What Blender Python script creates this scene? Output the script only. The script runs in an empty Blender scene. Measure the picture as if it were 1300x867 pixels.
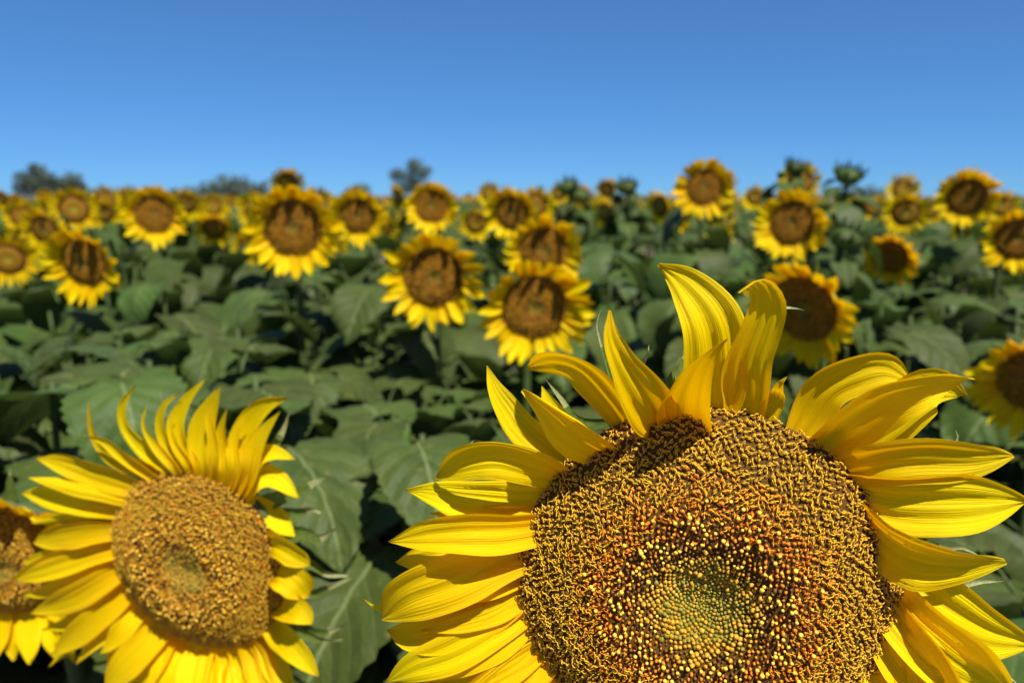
import bpy, math, random
import numpy as np
from mathutils import Vector, Matrix, noise

random.seed(7)
rs = np.random.RandomState(11)
S = bpy.context.scene
COL = S.collection
PI = math.pi
rad = math.radians

# ------------------------------------------------------------------ camera
W, H = 1300, 867
LENS = 26.0
FPX = W * LENS / 36.0
CAM_H = 1.62
PITCH = math.atan((H / 2 - 247) / FPX)
CAM = Vector((0, 0, CAM_H))
FWD = Vector((0, math.cos(PITCH), -math.sin(PITCH)))
UP = Vector((0, math.sin(PITCH), math.cos(PITCH)))
RIGHT = Vector((1, 0, 0))


def ray(px, py):
    return FWD + RIGHT * ((px - W / 2) / FPX) + UP * ((H / 2 - py) / FPX)


def pt(px, py, depth):
    return CAM + ray(px, py) * depth


cd = bpy.data.cameras.new('camera')
cam = bpy.data.objects.new('camera', cd)
COL.objects.link(cam)
cam.location = CAM
cam.rotation_euler = (PI / 2 - PITCH, 0, 0)
cd.lens = LENS
cd.sensor_width = 36
cd.clip_start = 0.02
cd.clip_end = 3000
cd.dof.use_dof = True
cd.dof.focus_distance = 0.445
cd.dof.aperture_fstop = 5.6
S.camera = cam

# ------------------------------------------------------------------ light
SUN = Vector((0.27, -0.43, 0.86)).normalized()
w = bpy.data.worlds.new('World')
S.world = w
w.use_nodes = True
nt = w.node_tree
bg = nt.nodes['Background']
sky = nt.nodes.new('ShaderNodeTexSky')
sky.sky_type = 'NISHITA'
sky.sun_disc = False
sky.sun_elevation = math.asin(SUN.z)
sky.sun_rotation = math.atan2(SUN.x, SUN.y)
sky.altitude = 2500
sky.air_density = 0.75
sky.dust_density = 0.0
sky.ozone_density = 4.0
gam = nt.nodes.new('ShaderNodeGamma')               # evens out the horizon glow: clear dry air, deep blue to the skyline
gam.inputs['Gamma'].default_value = 0.58
tint = nt.nodes.new('ShaderNodeMix')
tint.data_type = 'RGBA'
tint.blend_type = 'MULTIPLY'
tint.inputs[0].default_value = 1.0
tint.inputs[7].default_value = (0.356, 0.775, 1.29, 1)
nt.links.new(sky.outputs[0], gam.inputs['Color'])
nt.links.new(gam.outputs[0], tint.inputs[6])
nt.links.new(tint.outputs[2], bg.inputs[0])
bg.inputs[1].default_value = 0.12
sl = bpy.data.lights.new('sun', 'SUN')
sl.energy = 5.0
sl.angle = rad(0.53)
sl.color = (1.0, 0.95, 0.87)
so = bpy.data.objects.new('sun', sl)
COL.objects.link(so)
so.rotation_euler = SUN.to_track_quat('Z', 'Y').to_euler()
S.view_settings.view_transform = 'Standard'
S.view_settings.look = 'None'
S.view_settings.exposure = 0.7
S.view_settings.gamma = 1.0
S.view_settings.use_curve_mapping = False
S.cycles.max_bounces = 8
S.cycles.transmission_bounces = 6
S.cycles.use_denoising = True

# ------------------------------------------------------------------ materials


def mat(name):
    m = bpy.data.materials.new(name)
    m.use_nodes = True
    t = m.node_tree
    b = t.nodes['Principled BSDF']
    return m, t, b


def N(t, kind, **kw):
    n = t.nodes.new(kind)
    for k, v in kw.items():
        setattr(n, k, v)
    return n


def mth(t, op, a, b=None, c=None, clamp=False):
    n = t.nodes.new('ShaderNodeMath')
    n.operation = op
    n.use_clamp = clamp
    for i, x in enumerate((a, b, c)):
        if x is None:
            continue
        if isinstance(x, (int, float)):
            n.inputs[i].default_value = x
        else:
            t.links.new(x, n.inputs[i])
    return n.outputs[0]


def ramp(t, fac, stops, interp='LINEAR'):
    n = t.nodes.new('ShaderNodeValToRGB')
    n.color_ramp.interpolation = interp
    e = n.color_ramp.elements
    while len(e) < len(stops):
        e.new(0.5)
    for i, (p, c) in enumerate(stops):
        e[i].position = p
        e[i].color = (*c, 1)
    t.links.new(fac, n.inputs[0])
    return n.outputs[0]


def mixc(t, fac, a, b, mode='MIX'):
    n = t.nodes.new('ShaderNodeMix')
    n.data_type = 'RGBA'
    n.blend_type = mode
    for i, x in ((0, fac), (6, a), (7, b)):
        if isinstance(x, (int, float)):
            n.inputs[i].default_value = x
        elif isinstance(x, tuple):
            n.inputs[i].default_value = (*x, 1)
        else:
            t.links.new(x, n.inputs[i])
    return n.outputs[2]


def noise_tex(t, vec, scale, detail=3, rough=0.55):
    n = t.nodes.new('ShaderNodeTexNoise')
    n.inputs['Scale'].default_value = scale
    n.inputs['Detail'].default_value = detail
    n.inputs['Roughness'].default_value = rough
    if vec is not None:
        t.links.new(vec, n.inputs['Vector'])
    return n.outputs['Fac']


def translucent(m, t, b, col, amount):
    tr = t.nodes.new('ShaderNodeBsdfTranslucent')
    if isinstance(col, tuple):
        tr.inputs[0].default_value = (*col, 1)
    else:
        t.links.new(col, tr.inputs[0])
    mx = t.nodes.new('ShaderNodeMixShader')
    mx.inputs[0].default_value = amount
    t.links.new(b.outputs[0], mx.inputs[1])
    t.links.new(tr.outputs[0], mx.inputs[2])
    t.links.new(mx.outputs[0], t.nodes['Material Output'].inputs[0])


def petal_material(name, base, mid, tip, bump):
    m, t, b = mat(name)
    uv = N(t, 'ShaderNodeUVMap')
    sep = N(t, 'ShaderNodeSeparateXYZ')
    t.links.new(uv.outputs[0], sep.inputs[0])
    u, v = sep.outputs[0], sep.outputs[1]
    oi = N(t, 'ShaderNodeObjectInfo')
    mp = N(t, 'ShaderNodeMapping')
    mp.inputs['Scale'].default_value = (0.7, 11, 1)
    t.links.new(uv.outputs[0], mp.inputs[0])
    off = N(t, 'ShaderNodeCombineXYZ')
    t.links.new(mth(t, 'MULTIPLY', oi.outputs['Random'], 37.0), off.inputs[0])
    t.links.new(mth(t, 'MULTIPLY', oi.outputs['Random'], 11.0), off.inputs[1])
    t.links.new(off.outputs[0], mp.inputs['Location'])
    streak = noise_tex(t, mp.outputs[0], 1.6, 4, 0.6)
    # length gradient of pigment (orange at the claw, pure yellow at the tip)
    c = ramp(t, mth(t, 'ADD', u, mth(t, 'MULTIPLY', mth(t, 'SUBTRACT', streak, 0.5), 0.25)),
             [(0.0, base), (0.35, mid), (1.0, tip)])
    st = ramp(t, streak, [(0.3, (0.86, 0.74, 0.4)), (0.55, (1, 1, 1))])
    c = mixc(t, 0.28, c, st, 'MULTIPLY')
    hv = N(t, 'ShaderNodeHueSaturation')
    t.links.new(c, hv.inputs['Color'])
    t.links.new(mth(t, 'ADD', mth(t, 'MULTIPLY', oi.outputs['Random'], 0.014), 0.494), hv.inputs['Hue'])
    t.links.new(mth(t, 'ADD', mth(t, 'MULTIPLY', oi.outputs['Random'], 0.16), 0.88), hv.inputs['Value'])
    c = hv.outputs[0]
    # pale bruised margin
    edge = mth(t, 'POWER', mth(t, 'ABSOLUTE', v), 10.0)
    tipm = mth(t, 'POWER', u, 14.0)
    brn = mth(t, 'MULTIPLY', mth(t, 'ADD', mth(t, 'MULTIPLY', edge, 0.35), mth(t, 'MULTIPLY', tipm, 0.6)), 0.5, clamp=True)
    c = mixc(t, brn, c, (0.55, 0.28, 0.02))
    t.links.new(c, b.inputs['Base Color'])
    b.inputs['Roughness'].default_value = 0.55
    b.inputs['Specular IOR Level'].default_value = 0.12
    b.inputs['Sheen Weight'].default_value = 0.0
    wv = N(t, 'ShaderNodeTexNoise')
    mp2 = N(t, 'ShaderNodeMapping')
    mp2.inputs['Scale'].default_value = (1.0, 9, 1)
    t.links.new(uv.outputs[0], mp2.inputs[0])
    t.links.new(off.outputs[0], mp2.inputs['Location'])
    t.links.new(mp2.outputs[0], wv.inputs['Vector'])
    wv.inputs['Scale'].default_value = 1.3
    bp = N(t, 'ShaderNodeBump')
    bp.inputs['Strength'].default_value = bump
    bp.inputs['Distance'].default_value = 0.004
    t.links.new(mth(t, 'ADD', streak, wv.outputs['Fac']), bp.inputs['Height'])
    t.links.new(bp.outputs[0], b.inputs['Normal'])
    tc = mixc(t, 0.8, c, (1.0, 0.70, 0.0), 'MULTIPLY')
    translucent(m, t, b, tc, 0.42)
    return m


M = {}
M['petal'] = petal_material('yellow petal', (0.92, 0.53, 0.0), (0.95, 0.67, 0.0), (0.96, 0.73, 0.001), 0.42)
M['petal_far'] = petal_material('yellow petal soft', (0.93, 0.57, 0.0), (0.95, 0.67, 0.0), (0.96, 0.72, 0.001), 0.25)


def simple(name, col, rough=0.6, spec=0.3, var=0.0, vscale=40, trans=None):
    m, t, b = mat(name)
    if var:
        tc = N(t, 'ShaderNodeTexCoord')
        f = noise_tex(t, tc.outputs['Object'], vscale, 4, 0.65)
        c = ramp(t, f, [(0.3, tuple(x * (1 - var) for x in col)), (0.7, tuple(min(1, x * (1 + var)) for x in col))])
        t.links.new(c, b.inputs['Base Color'])
    else:
        b.inputs['Base Color'].default_value = (*col, 1)
    b.inputs['Roughness'].default_value = rough
    b.inputs['Specular IOR Level'].default_value = spec
    if trans:
        translucent(m, t, b, trans[0], trans[1])
    return m


M['floret_tube'] = simple('floret tube maroon', (0.155, 0.070, 0.010), 0.6, 0.25, 0.5, 300)
M['floret_rim'] = simple('floret corolla rim', (0.42, 0.215, 0.010), 0.6, 0.25, 0.5, 90)
M['floret_amber'] = simple('floret amber', (0.60, 0.29, 0.010), 0.6, 0.2, 0.5, 60)
M['stigma'] = simple('curled stigma yellow', (0.70, 0.42, 0.020), 0.5, 0.35, 0.4, 60)
M['floret_orange'] = simple('floret orange', (0.60, 0.20, 0.007), 0.55, 0.3, 0.45, 80)
M['pollen'] = simple('pollen yellow', (0.85, 0.56, 0.06), 0.7, 0.2, 0.2, 200)
M['floret_green'] = simple('unopened floret green', (0.26, 0.205, 0.015), 0.5, 0.35, 0.35, 40)
M['floret_gold'] = simple('unopened floret gold', (0.50, 0.27, 0.015), 0.5, 0.35, 0.35, 60)
M['disc'] = simple('seed disc brown', (0.095, 0.045, 0.008), 0.85, 0.1, 0.5, 120)
M['far_brown'] = simple('distant disc brown', (0.11, 0.042, 0.006), 0.75, 0.15, 0.5, 60)
M['far_orange'] = simple('distant disc orange', (0.24, 0.118, 0.006), 0.75, 0.15, 0.5, 60)
M['stem'] = simple('hairy green stem', (0.054, 0.080, 0.020), 0.6, 0.2, 0.35, 25)
M['bract'] = simple('bract green', (0.105, 0.155, 0.03), 0.65, 0.15, 0.35, 30, ((0.16, 0.26, 0.04), 0.2))
M['bract_pale'] = simple('bract tip pale', (0.27, 0.29, 0.12), 0.6, 0.3, 0.3, 60)
M['bark'] = simple('tree bark grey', (0.10, 0.085, 0.07), 0.9, 0.1, 0.4, 3)
M['tree_leaf'] = simple('far tree leaf', (0.046, 0.064, 0.032), 0.6, 0.3, 0.4, 0.5)


def leaf_material(name, far=False):
    m, t, b = mat(name)
    uv = N(t, 'ShaderNodeUVMap')
    sep = N(t, 'ShaderNodeSeparateXYZ')
    t.links.new(uv.outputs[0], sep.inputs[0])
    u, v = sep.outputs[0], sep.outputs[1]
    tc = N(t, 'ShaderNodeTexCoord')
    oi = N(t, 'ShaderNodeObjectInfo')
    f = noise_tex(t, tc.outputs['Object'], 9, 4, 0.6)
    c = ramp(t, f, [(0.28, (0.032, 0.055, 0.008)), (0.5, (0.051, 0.080, 0.012)), (0.75, (0.077, 0.108, 0.019))])
    hv = N(t, 'ShaderNodeHueSaturation')
    t.links.new(c, hv.inputs['Color'])
    t.links.new(mth(t, 'ADD', mth(t, 'MULTIPLY', oi.outputs['Random'], 0.04), 0.48), hv.inputs['Hue'])
    t.links.new(mth(t, 'ADD', mth(t, 'MULTIPLY', oi.outputs['Random'], 0.5), 0.75), hv.inputs['Value'])
    c = hv.outputs[0]
    spot = noise_tex(t, tc.outputs['Object'], 34, 2, 0.5)
    c = mixc(t, mth(t, 'MULTIPLY', mth(t, 'SUBTRACT', spot, 0.66, clamp=True), 6.0, clamp=True), c, (0.15, 0.125, 0.035))
    if not far:
        av = mth(t, 'ABSOLUTE', v)
        mid = mth(t, 'LESS_THAN', mth(t, 'MULTIPLY', av, mth(t, 'ADD', mth(t, 'MULTIPLY', u, -0.2), 1.0)), 0.035)
        lat = mth(t, 'FRACT', mth(t, 'SUBTRACT', mth(t, 'MULTIPLY', u, 6.0), mth(t, 'MULTIPLY', av, 2.2)))
        d = mth(t, 'ABSOLUTE', mth(t, 'SUBTRACT', lat, 0.5))
        side = mth(t, 'MULTIPLY', mth(t, 'SUBTRACT', 1.0, mth(t, 'DIVIDE', d, 0.07), clamp=True), mth(t, 'SUBTRACT', 1.0, mth(t, 'MULTIPLY', av, 0.7)))
        vein = mth(t, 'MAXIMUM', mth(t, 'MULTIPLY', mid, 0.6), mth(t, 'MULTIPLY', side, 0.3))
        c = mixc(t, vein, c, (0.17, 0.21, 0.075))
        qn = noise_tex(t, tc.outputs['Object'], 55, 3, 0.6)
        bp = N(t, 'ShaderNodeBump')
        bp.inputs['Strength'].default_value = 0.55
        bp.inputs['Distance'].default_value = 0.006
        t.links.new(mth(t, 'ADD', mth(t, 'MULTIPLY', d, 1.6), mth(t, 'MULTIPLY', qn, 0.8)), bp.inputs['Height'])
        t.links.new(bp.outputs[0], b.inputs['Normal'])
    t.links.new(c, b.inputs['Base Color'])
    b.inputs['Roughness'].default_value = 0.58
    b.inputs['Specular IOR Level'].default_value = 0.25
    b.inputs['Sheen Weight'].default_value = 0.03
    b.inputs['Sheen Roughness'].default_value = 0.5
    translucent(m, t, b, mixc(t, 0.5, c, (0.13, 0.20, 0.03)), 0.2)
    return m


M['leaf'] = leaf_material('sunflower leaf')
M['leaf_far'] = leaf_material('distant sunflower leaf', True)


def soil_material():
    m, t, b = mat('dry soil')
    tc = N(t, 'ShaderNodeTexCoord')
    f = noise_tex(t, tc.outputs['Object'], 2.2, 8, 0.65)
    g = noise_tex(t, tc.outputs['Object'], 28, 5, 0.7)
    c = ramp(t, mth(t, 'ADD', mth(t, 'MULTIPLY', f, 0.6), mth(t, 'MULTIPLY', g, 0.4)),
             [(0.3, (0.12, 0.08, 0.06)), (0.5, (0.20, 0.14, 0.11)), (0.7, (0.28, 0.20, 0.17))])
    t.links.new(c, b.inputs['Base Color'])
    b.inputs['Roughness'].default_value = 0.95
    bp = N(t, 'ShaderNodeBump')
    bp.inputs['Strength'].default_value = 0.8
    bp.inputs['Distance'].default_value = 0.03
    t.links.new(g, bp.inputs['Height'])
    t.links.new(bp.outputs[0], b.inputs['Normal'])
    return m


M['soil'] = soil_material()

# ------------------------------------------------------------------ mesh helpers


def make_mesh(name, V, F, mats, fm=None, uvs=None, smooth=True):
    me = bpy.data.meshes.new(name)
    V = V.tolist() if isinstance(V, np.ndarray) else V
    me.from_pydata(V, [], F)
    for m in mats:
        me.materials.append(m)
    if fm is not None:
        me.polygons.foreach_set('material_index', np.asarray(fm, dtype=np.int32))
    if smooth:
        me.polygons.foreach_set('use_smooth', np.ones(len(me.polygons), dtype=bool))
    if uvs is not None:
        lay = me.uv_layers.new(name='UVMap')
        li = np.empty(len(me.loops), dtype=np.int32)
        me.loops.foreach_get('vertex_index', li)
        lay.data.foreach_set('uv', np.asarray(uvs, dtype=np.float32)[li].ravel())
    me.update()
    return me


def obj(name, me, parent=None, loc=None, label=None):
    o = bpy.data.objects.new(name, me)
    COL.objects.link(o)
    if parent:
        o.parent = parent
    if loc is not None:
        o.location = loc
    if label:
        o['label'] = label
    return o


def thing(name, loc, label, cat, group=None):
    o = bpy.data.objects.new(name, None)
    COL.objects.link(o)
    o.empty_display_size = 0.1
    o.location = loc
    o['label'] = label
    o['category'] = cat
    if group:
        o['group'] = group
    return o


def catmull(P, n):
    """n+1 points through the control points P (list of Vector), by chord parameter"""
    P = [Vector(p) for p in P]
    Q = [P[0] * 2 - P[1]] + P + [P[-1] * 2 - P[-2]]
    d = [0.0]
    for a, b in zip(P, P[1:]):
        d.append(d[-1] + (b - a).length)
    out = []
    for i in range(n + 1):
        x = d[-1] * i / n
        k = 0
        while k < len(P) - 2 and x > d[k + 1]:
            k += 1
        s = (x - d[k]) / max(1e-9, d[k + 1] - d[k])
        a, b, c, e = Q[k], Q[k + 1], Q[k + 2], Q[k + 3]
        out.append(0.5 * ((2 * b) + (c - a) * s + (2 * a - 5 * b + 4 * c - e) * s * s + (3 * b - a - 3 * c + e) * s ** 3))
    return out


def petal_geo(P, width, nrm=Vector((0, 0, 1)), roll=(0, 0), cup=0.25, ridges=0.04, nl=18, nw=10, seed=0, pw=0.42, base=0.60, sharp=1.75, notch=0.0, wave=0.05):
    """A ray petal: a strip along P, |nrm| the way its upper side looks, roll (at base, at tip) in degrees."""
    C = catmull(P, nl)
    V, uv, F = [], [], []
    rg = random.Random(seed)
    ph = [rg.uniform(0, 6.28) for _ in range(6)]
    rn = rg.choice((3, 3, 4, 5))
    prev = None
    for i, c in enumerate(C):
        s = i / nl
        tg = (C[min(nl, i + 1)] - C[max(0, i - 1)]).normalized()
        if prev is None:
            sd = tg.cross(nrm)
            if sd.length < 1e-4:
                sd = tg.orthogonal()
            sd.normalize()
        else:                                   # parallel transport keeps curls untwisted
            sd = (prev - tg * prev.dot(tg)).normalized()
        prev = sd.copy()
        r = rad(roll[0] + (roll[1] - roll[0]) * s)
        sd2 = Matrix.Rotation(r, 3, tg) @ sd
        nn = sd2.cross(tg)
        if s < pw:
            f = base + (1 - base) * math.sin(s / pw * PI / 2)
        else:
            f = max(0.0, 1 - ((s - pw) / (1 - pw)) ** sharp) ** 0.95
        f = max(f, 0.035)
        hw = width * 0.5 * f
        for j in range(nw + 1):
            v = -1 + 2 * j / nw
            e = 1 + wave * math.sin(7 * s + ph[0] + (2.1 if v > 0 else 0)) * abs(v) + 0.5 * wave * math.sin(17 * s + ph[1] * (1 if v > 0 else 2)) * abs(v)
            z = hw * cup * 1.6 * v * v * (1 - 0.3 * s)
            z += width * ridges * math.cos(v * PI * rn + ph[2]) * (0.35 + 0.65 * math.sin(PI * min(1, s * 1.1 + 0.05)))
            z += width * wave * 0.9 * math.sin(9 * s + ph[3]) * v * abs(v) * min(1, 1.6 * s)
            z += width * 0.05 * math.sin(5 * s + ph[4])
            fwd = -notch * width * abs(math.sin(v * PI * 1.5 + ph[5])) * max(0, s - 0.8) * 5 if notch else 0
            p = c + sd2 * (hw * v * e) + nn * z + tg * fwd
            V.append(p[:])
            uv.append((s, v))
    k = nw + 1
    for i in range(nl):
        for j in range(nw):
            a = i * k + j
            F.append((a, a + 1, a + k + 1, a + k))
    return V, F, uv


def tube(P, radii, ns=7):
    V, F = [], []
    P = [Vector(p) for p in P]
    prev = None
    for i, c in enumerate(P):
        tg = (P[min(len(P) - 1, i + 1)] - P[max(0, i - 1)]).normalized()
        a = tg.orthogonal().normalized() if prev is None else (prev - tg * prev.dot(tg)).normalized()
        prev = a
        b = tg.cross(a)
        for j in range(ns):
            q = 2 * PI * j / ns
            V.append((c + (a * math.cos(q) + b * math.sin(q)) * radii[i])[:])
    for i in range(len(P) - 1):
        for j in range(ns):
            F.append((i * ns + j, i * ns + (j + 1) % ns, (i + 1) * ns + (j + 1) % ns, (i + 1) * ns + j))
    n = len(P)
    F.append(tuple(range(ns))[::-1])
    F.append(tuple((n - 1) * ns + j for j in range(ns)))
    return V, F


# ------------------------------------------------------------------ seed disc
GA = PI * (3 - math.sqrt(5))


def dome(r, hi=0.17, crater=0.085):
    return hi * (1 - np.abs(r) ** 2.6) - crater * np.exp(-(r / 0.30) ** 2) if isinstance(r, np.ndarray) else hi * (1 - abs(r) ** 2.6) - crater * math.exp(-(r / 0.30) ** 2)


def disc_mesh(name, hi, crater, mats, fm_of=None, nr=16, ns=40):
    V, F, fm = [(0, 0, dome(0.0, hi, crater))], [], []
    for i in range(1, nr + 1):
        r = i / nr
        for j in range(ns):
            q = 2 * PI * j / ns
            V.append((r * math.cos(q), r * math.sin(q), dome(r, hi, crater)))
    for j in range(ns):
        V.append((0.95 * math.cos(2 * PI * j / ns), 0.95 * math.sin(2 * PI * j / ns), -0.10))
    for j in range(ns):
        F.append((0, 1 + j, 1 + (j + 1) % ns))
        fm.append(fm_of(0.0) if fm_of else 0)
    for i in range(nr):
        for j in range(ns):
            a, b = 1 + i * ns + j, 1 + i * ns + (j + 1) % ns
            F.append((a, a + ns, b + ns, b))
            fm.append(fm_of((i + 1.5) / nr) if fm_of else 0)
    return make_mesh(name, V, F, mats, fm)


def tpl_bud(ns=6):
    V, F = [], []
    prof = [(0.0, 0.9), (0.6, 1.0), (1.1, 0.66), (1.5, 0.28), (1.7, 0.0)]
    for z, r in prof[:-1]:
        for j in range(ns):
            V.append((r * math.cos(2 * PI * j / ns), r * math.sin(2 * PI * j / ns), z))
    V.append((0, 0, prof[-1][0]))
    m = len(prof) - 1
    for i in range(m - 1):
        for j in range(ns):
            F.append((i * ns + j, i * ns + (j + 1) % ns, (i + 1) * ns + (j + 1) % ns, (i + 1) * ns + j))
    for j in range(ns):
        F.append(((m - 1) * ns + j, (m - 1) * ns + (j + 1) % ns, m * ns))
    return np.array(V), F, [0] * len(F)


def tpl_join(*parts):
    V, F, fm = [], [], []
    for v, f, m in parts:
        o = len(V)
        V += [tuple(x) for x in v]
        F += [tuple(a + o for a in q) for q in f]
        fm += m
    return np.array(V), F, fm


def tpl_tube(P, R, ns, mi):
    v, f = tube(P, R, ns)
    return v, f, [mi] * len(f)


def tpl_pollen():
    # maroon anther tube carrying a blob of pollen
    a = tpl_tube([(0, 0, -0.5), (0.05, 0, 1.2), (0.1, 0, 2.1)], [0.62, 0.5, 0.42], 5, 0)
    b = tpl_tube([(0.1, 0, 2.0), (0.12, 0, 2.35), (0.16, 0, 2.8), (0.18, 0, 3.05)], [0.4, 0.78, 0.74, 0.3], 6, 1)
    return tpl_join(a, b)


def tpl_open(tube_m=0, arm_m=1, rho=0.60, th=0.165, h=1.05, span=235, spread=1.0, ns=4):
    # flared corolla with a golden rim round a dark mouth, two curled stigma arms out of it
    cv, cf, cm = tpl_tube([(0, 0, -0.8), (0, 0, 0.2), (0, 0, 0.62), (0, 0, 0.64), (0, 0, 0.3)], [0.55, 0.6, 0.92, 0.68, 0.4], 6, tube_m)
    cm = [2 if 6 <= i < 18 else 0 for i in range(len(cf))]
    parts = [(cv, cf, cm)]
    for sg in (1, -1):
        P = []
        for k in range(7):
            a = rad(span) * k / 6
            rr = rho * (1 - 0.45 * k / 6)
            P.append((sg * (0.05 + spread * (rho - rr * math.cos(a)) * 1.1), 0.12 * sg * math.sin(a * 1.5), h - 0.1 + rr * math.sin(a) + 0.15))
        parts.append(tpl_tube(P, [th, th * 1.1, th * 1.1, th, th, th * 0.9, th * 0.6], ns, arm_m))
    return tpl_join(*parts)


def florets_mesh(name, n, hi, crater, types, mats, seed, r_in=0.0, r_out=1.0, scale=1.0, jit=0.42, lean=0.55, drop=0.0, pw=1.2):
    """types(r, rng) -> (template V, F, fm -> material index list, size factor)"""
    rg = np.random.RandomState(seed)
    groups = {}
    sp0 = 1.77 / math.sqrt(n)
    for i in range(n):
        t_ = math.sqrt((i + 0.5) / n)
        r = t_ ** pw                                  # florets sit closer towards the middle
        sp = sp0 * math.sqrt(pw) * t_ ** (pw - 1)
        if r < r_in or r > r_out:
            continue
        q = i * GA
        r2 = r + rg.normal() * sp * 0.12 * jit * 4 * (0.3 + 0.7 * min(1, r * 2))
        q += rg.normal() * 0.10 * jit * sp / max(r, .05)
        if r > 0.3 and rg.rand() < drop:
            continue
        key, k = types(r + rg.normal() * 0.02, rg)
        if key is None:
            continue
        groups.setdefault(key[0], [key, []])[1].append((min(r2, 1.0), q, k * sp))
    V, F, fm = [], [], []
    off = 0
    for key, lst in groups.values():
        nm, (tv, tf, tm), remap = key
        tfl = [list(f) for f in tf]
        for r, q, k in lst:
            e = 0.01
            dz = (dome(r + e, hi, crater) - dome(r - e, hi, crater)) / (2 * e)
            er = np.array((math.cos(q), math.sin(q), 0))
            et = np.array((-math.sin(q), math.cos(q), 0))
            nn = np.array((-dz * er[0], -dz * er[1], 1.0))
            nn /= np.linalg.norm(nn)
            up = nn + lean * (rg.normal(size=3) * 0.35)
            up /= np.linalg.norm(up)
            x = er * 1.0 + et * rg.normal() * 1.3
            x -= up * x.dot(up)
            x /= np.linalg.norm(x)
            y = np.cross(up, x)
            s = 0.5 * scale * k * (1 + 0.16 * rg.normal())
            z = s * (1 + 0.12 * rg.normal())
            p = er * r + np.array((0, 0, dome(r, hi, crater)))
            V.append(p + tv[:, :1] * s * x + tv[:, 1:2] * s * y + tv[:, 2:3] * z * up)
            F += [tuple(a + off for a in f) for f in tfl]
            fm += [remap[a] for a in tm]
            off += len(tv)
    return make_mesh(name, np.concatenate(V), F, mats, fm)


T_BUD, T_POL, T_OPEN = tpl_bud(), tpl_pollen(), tpl_open()
T_OPEN2 = tpl_open(rho=0.7, span=170, spread=1.15, h=0.95)
T_OPEN3 = tpl_open(rho=0.5, span=280, h=1.25)
T_STUB = tpl_join(tpl_tube([(0, 0, -0.4), (0, 0, 0.7), (0.1, 0, 1.5)], [0.75, 0.7, 0.45], 5, 0))
FM = [M['floret_tube'], M['stigma'], M['floret_orange'], M['pollen'], M['floret_green'], M['floret_gold'], M['floret_rim'], M['floret_amber']]
K_GREEN = ('green', T_BUD, [4])
K_GOLD = ('gold', T_BUD, [5])
K_POL = ('pol', T_POL, [0, 3])
K_POL2 = ('pol2', T_POL, [2, 3])
K_STO = ('sto', T_STUB, [2])
K_STB = ('stb', T_STUB, [0])
K_O1 = ('o1', T_OPEN, [0, 1, 6])
K_O2 = ('o2', T_OPEN2, [0, 1, 6])
K_O3 = ('o3', T_OPEN3, [0, 1, 6])
K_OO = ('oo', T_OPEN2, [2, 1, 2])
K_OR = ('or', T_OPEN, [2, 2, 2])
K_MB = ('mb', T_STUB, [7])


def hero_types(r, rg):
    x = rg.rand()
    if r < 0.16:
        return (K_GREEN if x < .82 else K_GOLD, 1.12)
    if r < 0.265:
        return (K_GREEN if x < 0.58 - (r - 0.16) * 4.5 else K_GOLD, 1.1)
    if r < 0.33:
        return (K_GOLD if x < 0.45 else K_POL if x < 0.58 else K_STB, 0.9)
    if r < 0.46:
        return (K_POL if x < 0.16 else K_POL2 if x < 0.36 else K_STO if x < 0.76 else K_STB, 0.95)
    if r < 0.58:
        return (K_POL2 if x < 0.14 else K_OR if x < 0.5 else K_OO if x < 0.85 else K_STO, 0.95)
    if r < 0.70:
        return (K_OO if x < 0.45 else K_OR if x < .55 else K_O2 if x < 0.8 else K_O1, 1.0)
    return ((K_O1, K_O2, K_O3)[int(x * 2.999)], 1.0)


def second_types(r, rg):
    x = rg.rand()
    if r < 0.24:
        return (K_GREEN if x < .55 else K_GOLD, 1.05)
    if r < 0.36:
        return (K_GOLD if x < 0.25 else K_STB if x < .62 else K_MB, 0.9)
    if r < 0.62:
        return (K_POL2 if x < 0.22 else K_GOLD if x < .55 else K_MB if x < 0.85 else K_STB, 0.9)
    return (K_OR if x < 0.08 else K_GOLD if x < 0.25 else K_O1 if x < .75 else K_O2, 1.0)


def mid_types(r, rg):
    x = rg.rand()
    if r < 0.24:
        return (K_GREEN if x < 0.6 else K_GOLD, 0.95)
    if r < 0.40:
        return (K_STO if x < 0.45 else K_STB if x < .75 else K_MB if x < .9 else K_POL, 0.95)
    if r < 0.62:
        return (K_MB if x < 0.62 else K_STO if x < 0.75 else K_STB if x < .84 else K_GOLD, 0.95)
    return (K_MB if x < 0.55 else K_STO if x < .60 else K_STB if x < .86 else K_GOLD if x < 0.88 else K_OO, 0.95)


HERO_D = disc_mesh('disc', 0.30, 0.17, [M['disc'], M['floret_green']], lambda r: 1 if r < 0.20 else 0, nr=24, ns=64)
HERO_F = florets_mesh('florets', 4300, 0.30, 0.17, hero_types, FM, 3)
SEC_D = disc_mesh('disc', 0.25, 0.10, [M['disc']])
SEC_F = florets_mesh('florets', 3600, 0.25, 0.10, second_types, FM, 4)
MID_D = disc_mesh('disc', 0.15, 0.09, [M['disc']])
MID_F = [florets_mesh('florets', 1300, 0.15, 0.09, mid_types, FM, 5 + k) for k in range(2)]
FAR_D = disc_mesh('disc', 0.16, 0.08, [M['far_brown'], M['far_orange'], M['floret_green']],
                  lambda r: 2 if r < 0.2 else 1 if r < 0.75 else 0, nr=8, ns=18)


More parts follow.
